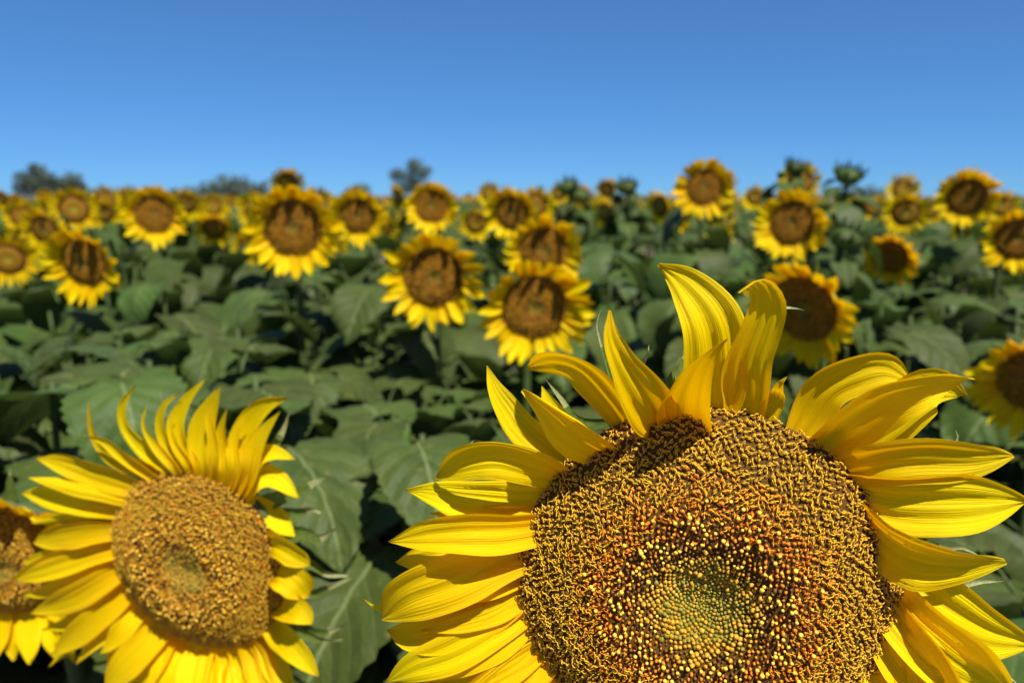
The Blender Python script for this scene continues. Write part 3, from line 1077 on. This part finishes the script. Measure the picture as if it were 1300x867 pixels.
# ------------------------------------------------------------------ the flowering heads of the field
# disc centre x, y and overall width in the photo, the way it faces (yaw, pitch), what tells it apart
HEADS = [
    (6, 712, 190, -14, -14, 'drooping sunflower at the left edge half hidden behind the front left flower'),
    (551, 352, 132, -4, -8, 'round sunflower in midfield, above the gap between the two front heads'),
    (679, 390, 142, 6, -10, 'large sunflower lowest of the middle cluster, just above upper left petals of the front head'),
    (690, 318, 108, 8, -10, 'dark-centred sunflower directly behind the lowest head of the middle cluster'),
    (372, 289, 126, 2, -10, 'big sunflower on a bare straight stem left of the middle, with a bloom just above'),
    (107, 333, 106, -26, -12, 'large sunflower at left turned aside with a dark oval disc, lowest of the left cluster'),
    (1020, 392, 150, -36, -14, 'shaded sunflower with brown disc right behind the curled top petal of the front head'),
    (1316, 484, 165, -18, -16, 'large blurred sunflower cut by the right edge above the right-hand petals'),
    (1292, 303, 92, 2, -8, 'sunflower cut by the right edge just under the horizon'),
    (894, 238, 78, -4, 0, 'tallest sunflower standing clear against the sky with an orange disc'),
    (1006, 283, 96, -20, 2, 'orange-centred sunflower above the shaded one, its face turned to the left'),
    (1228, 250, 80, -10, -4, 'sunflower against the sky at right with a small dark centre, alone on its stem'),
    (1130, 326, 78, -26, -20, 'nodding sunflower at right with face tipped down and petals only showing below'),
    (196, 272, 82, 2, -6, 'upright round sunflower at the horizon between the left cluster and the bare-stemmed one'),
    (548, 262, 74, 0, -4, 'orange-centred sunflower below the small dark tree in the middle'),
    (454, 274, 76, -6, -10, 'dark-centred sunflower just right of the big bare-stemmed one'),
    (650, 270, 74, -10, -10, 'left one of two overlapping sunflowers behind the middle cluster'),
    (678, 262, 56, 2, -4, 'right one of two overlapping sunflowers behind the middle cluster'),
    (94, 266, 62, 4, -4, 'orange-centred sunflower at the top of the left cluster'),
    (10, 329, 70, 2, -8, 'dark-centred sunflower cut by the left edge beside the left cluster'),
    (56, 292, 66, -30, -10, 'crowded yellow sunflower left of the orange-centred top head of the left cluster'),
    (365, 231, 46, 0, -22, 'small bloom rising against the sky above the bare-stemmed sunflower'),
    (324, 268, 56, -28, 0, 'small side-turned sunflower tucked left behind the bare-stemmed one'),
    (404, 262, 50, 26, 0, 'small side-turned sunflower tucked right behind the bare-stemmed one'),
    (1150, 270, 58, 0, -8, 'lower of two stacked small sunflowers at right near the horizon'),
    (1146, 241, 44, 4, 0, 'upper of two stacked small sunflowers at right near the horizon'),
    (1016, 232, 56, -10, 4, 'sunflower with green leafy top against the sky above the orange-centred one'),
    (272, 290, 52, 0, -25, 'small nodding sunflower in the gap left of the bare-stemmed one'),
    (134, 254, 40, 0, -4, 'small sunflower at the horizon just right of the left cluster top'),
    (246, 262, 40, -12, -6, 'small sunflower at the horizon right of the upright round one, left of a pair'),
    (271, 263, 38, 6, -4, 'small sunflower at the horizon below the far dark hedge, right of a pair'),
    (506, 252, 42, -60, 0, 'small sunflower seen side-on just left of the one below the small tree'),
    (604, 284, 46, 4, -10, 'small half-hidden sunflower between the middle cluster and the upper middle head'),
    (485, 292, 46, 20, -20, 'small tipped sunflower under the dark-centred one right of the bare stem'),
    (838, 262, 48, -50, -6, 'side-turned yellow sunflower left of the tallest one'),
    (860, 275, 44, -10, -10, 'small sunflower crowded under the left side of the tallest one'),
    (768, 270, 42, -40, -4, 'small yellow sunflower between the two green budding plants'),
    (958, 251, 34, 0, -4, 'tiny sunflower at the horizon just right of the tallest one'),
    (1108, 264, 36, 0, -6, 'tiny sunflower at the horizon left of the stacked pair'),
    (1184, 268, 34, 0, -6, 'tiny sunflower at the horizon right of the stacked pair'),
    (980, 300, 40, -40, -14, 'small tipped sunflower left below the orange-centred one'),
    (80, 306, 58, -40, -6, 'half-hidden yellow sunflower crowded behind the lowest large one of the left cluster'),
    (36, 306, 54, 20, -8, 'yellow sunflower crowded between the left edge and the left cluster'),
    (168, 262, 36, -30, -4, 'tiny yellow sunflower squeezed left of the upright round one'),
    (28, 276, 46, 0, -6, 'small sunflower at the left under the far tree'),
    (1272, 262, 44, 10, -4, 'small sunflower at the horizon left of the one cut by the right edge'),
]
GROUP_H = 'sunflowers flowering in the field'
placed = [(hero.location.x, hero.location.y), (sec.location.x, sec.location.y)]
HEADINFO = []
for i, (cx, cy, wpx, yaw, pit, lab) in enumerate(HEADS):
    big = wpx >= 72
    R = 0.088 if big else 0.080
    if i == 0:
        R = 0.095
    depth = FPX * R * 3.35 / wpx
    if i == 0:
        depth = 1.02
    if i == 7:
        depth = 1.75
    c = pt(cx, cy, depth)
    n = facing(yaw - 0.6 * math.degrees(math.atan((cx - W / 2) / FPX)), pit)
    root, hd = plant_with_head('sunflower', c, n, R, lab, 1000 + i, group=GROUP_H, stem_back=0.08 + 0.04 * (i % 3), leaves=10, leaf_low=max(0.3, c.z - 0.95), leaf_top=c.z - (0.22 if big else 0.16), detail='mid' if depth < 3.3 else 'far')
    if depth >= 3.3:
        fo = obj('foliage', FOL[i % 6], root)
        fo.rotation_euler.z = i * 1.7
        fo.scale = (1, 1, c.z - 0.16)
    dress_mid(hd, 1000 + i, individual=big, fl=SEC_F if i == 0 else None)
    placed.append((root.location.x, root.location.y))
    HEADINFO.append((cx, cy, wpx, depth))

# leafy plants still in bud, standing up against the sky
BUDS = [
    (722, 240, 4.2, 'green budding sunflower plant with spread top leaves against the sky, left one of two'),
    (796, 240, 4.4, 'green budding sunflower plant with a round leafy tip against the sky, right one of two'),
    (1076, 226, 3.4, 'tall green budding sunflower plant between the leafy-topped bloom and the stacked pair'),
    (1073, 306, 2.6, 'sunflower plant with a yellowish green half-open bud behind the right petals of the front head'),
    (1008, 216, 4.2, 'dark leafy sunflower tip just breaking the skyline above the orange-centred bloom'),
]
def bud_mesh():
    V, F = [], []
    prof = [(0.95, -0.1), (1.02, 0.15), (0.92, 0.42), (0.66, 0.62), (0.3, 0.72), (0.05, 0.74)]
    for r_, z_ in prof:
        for j in range(16):
            V.append((r_ * math.cos(j * PI / 8), r_ * math.sin(j * PI / 8), z_))
    for k_ in range(5):
        for j in range(16):
            F.append((k_ * 16 + j, k_ * 16 + (j + 1) % 16, (k_ + 1) * 16 + (j + 1) % 16, (k_ + 1) * 16 + j))
    return make_mesh('bud', V, F, [M['leaf_far']])


def bud_bract(seed):
    rgb = random.Random(seed)
    sp = rgb.uniform(0.2, 0.7)
    P = [Vector((0.9, 0, -.1)), Vector((1.12 + .2 * sp, 0, .25)), Vector((1.0 + .7 * sp, 0.05, .7)), Vector((.8 + 1.3 * sp, .1, 1.05))]
    V, F, uv = petal_geo(P, 0.55, cup=.3, ridges=.02, nl=8, nw=4, seed=seed, pw=.2, base=.8, sharp=.9)
    return make_mesh('bract', V, F, [M['leaf_far']], uvs=uv)


BUD_M = bud_mesh()
BUDB = [bud_bract(700 + k) for k in range(4)]
for i, (cx, cy, depth, lab) in enumerate(BUDS):
    c = pt(cx, cy, depth)
    n = facing(20 * (i - 2), 62)
    R = 0.052
    root, hd = plant_with_head('budding_sunflower', c, n, R, lab, 2000 + i, group='sunflower plants in bud', stem_back=0.02, detail='far')
    obj('bud', BUD_M, hd)
    for k in range(22):
        b = obj('bract', BUDB[k % 4], hd)
        b.rotation_euler = (0, 0, k * GA)
        b.scale = (1, 1, 0.8 + 0.5 * (k % 3) / 2)
    fo = obj('foliage', FOL[i % 6], root)
    fo.rotation_euler.z = i * 2.1
    fo.scale = (.8, .8, c.z - 0.16)
    add_leaves(root, c.z - 0.03, 11, c.z - 0.26, 2100 + i, smin=.3, smax=.5)
    placed.append((root.location.x, root.location.y))


# ------------------------------------------------------------------ leafy plants between them
def z_at(py, depth, px):
    return pt(px, py, depth).z


def depth_px(x, y, z):
    p = Vector((x, y, z)) - CAM
    d = p.dot(FWD)
    return d, W / 2 + FPX * p.dot(RIGHT) / d, H / 2 - FPX * p.dot(UP) / d


SIGHT = HEADINFO + [(1290, 500, 330, 1.75)] + [(247, 714, 330, 0.85)] + [(b[0], b[1] + 10, 60, b[2]) for b in BUDS]


def limit_top(x, y, top):
    d, px, _ = depth_px(x, y, 1.3)
    half = FPX * 0.27 / d
    for cx, cy, wpx, hdp in SIGHT:
        if hdp > d - (0.3 if wpx > 140 else 0.1) and abs(px - cx) < wpx * 0.5 + half:
            top = min(top, z_at(cy + wpx * 0.5, d, cx) - (0.11 if wpx > 100 else 0.06))
    return top


rg = random.Random(77)
spots = []
for (px, d, py) in [(430, 1.02, 585), (486, 1.25, 700), (520, 1.18, 545), (1215, 1.0, 650), (1010, 1.15, 560), (640, 1.25, 520), (1310, 1.1, 660), (330, 1.25, 520),
                    (150, 1.35, 470), (30, 1.45, 440), (820, 1.3, 470), (1130, 1.3, 450)]:
    p = pt(px, py, d)
    spots.append((p.x, p.y, p.z, d))
    placed.append((p.x, p.y))
y = 1.45
while y < 8.2:
    step = 0.30 if y < 2.6 else 0.40 if y < 4.5 else 0.62
    xm = 0.80 * y + 0.25
    x = -xm + rg.uniform(0, step)
    while x < xm:
        a, b = x + rg.uniform(-.12, .12), y + rg.uniform(-.12, .12)
        x += step
        if any((a - u) ** 2 + (b - v) ** 2 < (0.17 if y < 3 else .2) ** 2 for u, v in placed):
            continue
        d = depth_px(a, b, 1.3)[0]
        drop = 0.15 + 0.13 / d + rg.uniform(0, .13)
        if a > 0.05 * d and 2.8 < d < 7.5 and rg.random() < .4:
            drop -= rg.uniform(.06, .17)
        spots.append((a, b, CAM_H - drop, d))
        placed.append((a, b))
    y += step * 1.05
for i, (x, y, top, d) in enumerate(spots):
    top = max(0.45, limit_top(x, y, top))
    near = d < 2.75
    root = thing('leafy_sunflower', (x, y, 0), 'broad-leaved sunflower plant showing no bloom in the near leafy rows' if near else 'green sunflower plant showing no bloom in the leaf canopy farther back', 'sunflower', 'leafy sunflower plants in the near rows' if near else 'leafy sunflower plants farther back')
    lx, ly = rg.uniform(-.03, .03), rg.uniform(-.03, .03)
    obj('stem', stem_mesh([(0, 0, 0), (lx, ly, top * .5), (lx * 2, ly, top * 0.97)], 0.016, 0.006, 7 if near else 5), root)
    if near:
        add_leaves(root, top - 0.03, 15, max(0.2, top - 0.85), 3000 + i, smin=.65, smax=1.25)
    else:
        fo = obj('foliage', FOL[i % 6], root)
        fo.rotation_euler.z = rg.uniform(0, 6.28)
        fo.scale = (1.05, 1.05, top)
        if d > 4.6 and rg.random() < (0.38 if x < 0.1 else 0.16):
            root.name = 'sunflower'
            root['label'] = 'small far sunflower in the band of yellow heads just below the skyline'
            root['group'] = 'far sunflowers below the skyline'
            hd = obj('flower_head', RECEPT, root, (0, -0.06, top + rg.uniform(0.02, .2)))
            hd.rotation_euler = head_matrix(facing(rg.gauss(0, 14), rg.gauss(-8, 7))).to_euler()
            hd.scale = (0.075,) * 3
            dress_mid(hd, 5000 + i, individual=False)
print('individual plants', len(spots) + len(HEADS) + len(BUDS) + 2)

# ------------------------------------------------------------------ the rest of the field: one mass out to the far edge
r2 = np.random.RandomState(5)


def pack(V, F, fm, uv=None):
    return np.array(V, dtype=np.float32), F, fm


def low_plant(seed, head):
    rgl = random.Random(seed)
    V, F, fm = [], [], []
    for i in range(8):
        z = 0.55 + 0.42 * i / 7
        q = i * GA + rgl.uniform(-.3, .3)
        sc = 1.05 - .3 * i / 7
        v, f, u, m = leaf_geo(.23 * sc, .21 * sc, rgl.uniform(.5, 1.3), .1, seed * 9 + i, nu=4, nv=2, petiole=.1, rise=.6)
        v, f = v[25:], [tuple(a - 25 for a in x) for x, mm in zip(f, m) if mm == 0]
        o = len(V)
        c, s = math.cos(q), math.sin(q)
        V += [(x * c - y * s, x * s + y * c, zz + z) for x, y, zz in v]
        F += [tuple(a + o for a in x) for x in f]
        fm += [0] * len(f)
    v, f = tube([(0, 0, 0), (0, 0, .6), (0, 0, 1.0)], [.015, .012, .01], 4)
    o = len(V)
    V += v
    F += [tuple(a + o for a in x) for x in f]
    fm += [1] * len(f)
    if head:
        mt = head_matrix(facing(rgl.gauss(0, 14), rgl.gauss(-8, 8)))
        c = Vector((0, -.07, 1.06))
        o = len(V)
        Rr = .078
        for me in (RING[seed % 5], FAR_D, RECEPT):
            o = len(V)
            V += [(c + mt @ (vv.co * Rr))[:] for vv in me.vertices]
            idx = {'yellow petal soft': 2, 'distant disc brown': 3, 'distant disc orange': 4, 'unopened floret green': 1, 'hairy green stem': 1}
            for p in me.polygons:
                F.append(tuple(a + o for a in p.vertices))
                fm.append(idx[me.materials[p.material_index].name])
    return np.array(V), F, fm


LOWP = [low_plant(s, False) for s in range(4)]
LOWH = [low_plant(s, True) for s in range(10, 14)]
Vs, Fs, fms, off = [], [], [], 0
yy = 8.3
while yy < 70:
    st = 0.55 if yy < 14 else 0.8 if yy < 26 else 1.5
    xm = .80 * yy + .5
    for x in np.arange(-xm, xm, st):
        if yy > 26 and r2.rand() < .3:
            continue
        v, f, m = (LOWH if r2.rand() < (.30 if x < .1 else .14) else LOWP)[r2.randint(4)]
        zs = 1.36 + r2.normal() * .08
        a = r2.normal() * .5 if len(v) > 200 else r2.uniform(0, 6.28)
        a *= 0.4 if len(v) > 200 else 1
        ca, sa = math.cos(a), math.sin(a)
        q = np.stack([v[:, 0] * ca - v[:, 1] * sa + x + r2.uniform(-.2, .2), v[:, 0] * sa + v[:, 1] * ca + yy + r2.uniform(-.2, .2), v[:, 2] + (zs - 1) * np.minimum(1, v[:, 2] / .5)], 1)
        Vs.append(q)
        Fs += [tuple(b + off for b in p) for p in f]
        fms += m
        off += len(v)
    yy += st
fld = obj('sunflower_field', make_mesh('sunflower_field', np.concatenate(Vs), Fs, [M['leaf_far'], M['stem'], M['petal_far'], M['far_brown'], M['far_orange']], fms))
fld['kind'] = 'stuff'
fld['label'] = 'distant mass of sunflowers reaching the horizon'

# ------------------------------------------------------------------ ground
g = 900.0
V, F = [], []
nx = 60
# finely broken soil near the camera, one flat sheet to the horizon around it
xs = [-g] + [-12 + 24 * i / nx for i in range(nx + 1)] + [g]
ys = [-g] + [-3 + 15 * i / nx for i in range(nx + 1)] + [g]
for yv in ys:
    for xv in xs:
        inn = abs(xv) < 12 and -3 < yv < 12
        V.append((xv, yv, 0.05 * noise.noise((xv * 2.1, yv * 2.1, 0)) + 0.02 * noise.noise((xv * 7, yv * 7, 3)) if inn else 0.0))
k = len(xs)
for j in range(len(ys) - 1):
    for i in range(k - 1):
        F.append((j * k + i, j * k + i + 1, (j + 1) * k + i + 1, (j + 1) * k + i))
gr = obj('ground', make_mesh('ground', V, F, [M['soil']]))
gr['kind'] = 'structure'


# ------------------------------------------------------------------ far trees
def tree(px, py_top, wpx, depth, label, seed, lumps, base_py=252):
    rgt = random.Random(seed)
    w_m = wpx * depth / FPX
    top = pt(px, py_top, depth)
    root = thing('tree', (top.x, top.y, 0), label, 'tree', 'far trees on the skyline')
    h = top.z
    tv, tf, = [], []
    def add(P, R):
        v, f = tube(P, R, 6)
        o = len(tv)
        tv.extend(v)
        tf.extend(tuple(a + o for a in x) for x in f)
    add([(0, 0, 0), (.1, 0, h * .3), (0, .1, h * .6)], [w_m * .035, w_m * .028, w_m * .02])
    V, F = [], []
    for (lx, lz, lr) in lumps:
        lr *= 1.2
        cx, cz, r = lx * w_m, lz * h, lr * w_m
        add([(0, 0, h * .3), (cx * .5, 0, cz * .7), (cx, 0, cz)], [w_m * .02, w_m * .014, w_m * .006])
        cy = rgt.uniform(-.3, .3) * r
        for k in range(int(300 * (lr / .22) ** 1.5)):
            d = Vector((rgt.gauss(0, 1), rgt.gauss(0, 1), rgt.gauss(0, 1))).normalized()
            rr = r * rgt.random() ** .45 * (0.8 + .35 * noise.noise(d * 2.2 + Vector((seed, lx * 9, 0))))
            p = Vector((cx, cy, cz)) + Vector((d.x * rr, d.y * rr, d.z * rr * .8))
            s = w_m * rgt.uniform(.016, .034)
            a = Vector((rgt.gauss(0, 1), rgt.gauss(0, 1), rgt.gauss(0, 1))).normalized()
            b = a.orthogonal().normalized()
            o = len(V)
            V += [(p + a * s)[:], (p + b * s * .6)[:], (p - a * s)[:], (p - b * s * .6)[:]]
            F.append((o, o + 1, o + 2, o + 3))
    obj('trunk', make_mesh('trunk', tv, tf, [M['bark']]), root)
    obj('crown', make_mesh('crown', V, F, [M['tree_leaf']], smooth=False), root)


tree(42, 207, 56, 120, 'tallest grey-green tree on the skyline at far left, with an uneven crown', 1, [(-.2, .62, .26), (.05, .84, .22), (.28, .6, .24), (-.02, .55, .3), (-.3, .36, .24), (.3, .36, .26), (.0, .34, .3)])
tree(84, 220, 50, 122, 'lower round tree on the skyline joined to the tall tree at far left', 2, [(-.2, .6, .26), (.14, .78, .28), (.3, .55, .22), (-.3, .36, .26), (.1, .36, .32), (.36, .36, .24)])
tree(521, 201, 58, 95, 'small dark tree on the skyline above the middle of the field', 3, [(-.3, .66, .2), (.08, .86, .22), (.3, .72, .2), (0, .6, .26), (-.2, .4, .22), (.15, .4, .24)])
tree(296, 230, 84, 140, 'wide low dark bush of a tree on the skyline left of the bare-stemmed sunflower', 4, [(-.36, .55, .2), (-.12, .72, .24), (.14, .72, .24), (.38, .5, .2)])
tree(455, 236, 44, 140, 'small faint tree on the skyline just right of the bare-stemmed sunflower', 5, [(-.2, .55, .26), (.12, .74, .28)])
tree(232, 243, 50, 160, 'lowest dark bush on the skyline behind the pair of small sunflowers', 6, [(-.25, .6, .26), (.1, .7, .28), (.35, .5, .2)])
tree(160, 240, 40, 160, 'little round far tree on the skyline right of the left cluster', 7, [(-.15, .6, .28), (.15, .7, .28)])
tree(1100, 243, 60, 170, 'low far bush on the skyline between the budding plant and the stacked sunflowers', 8, [(-.28, .6, .24), (.05, .72, .26), (.3, .6, .22)])
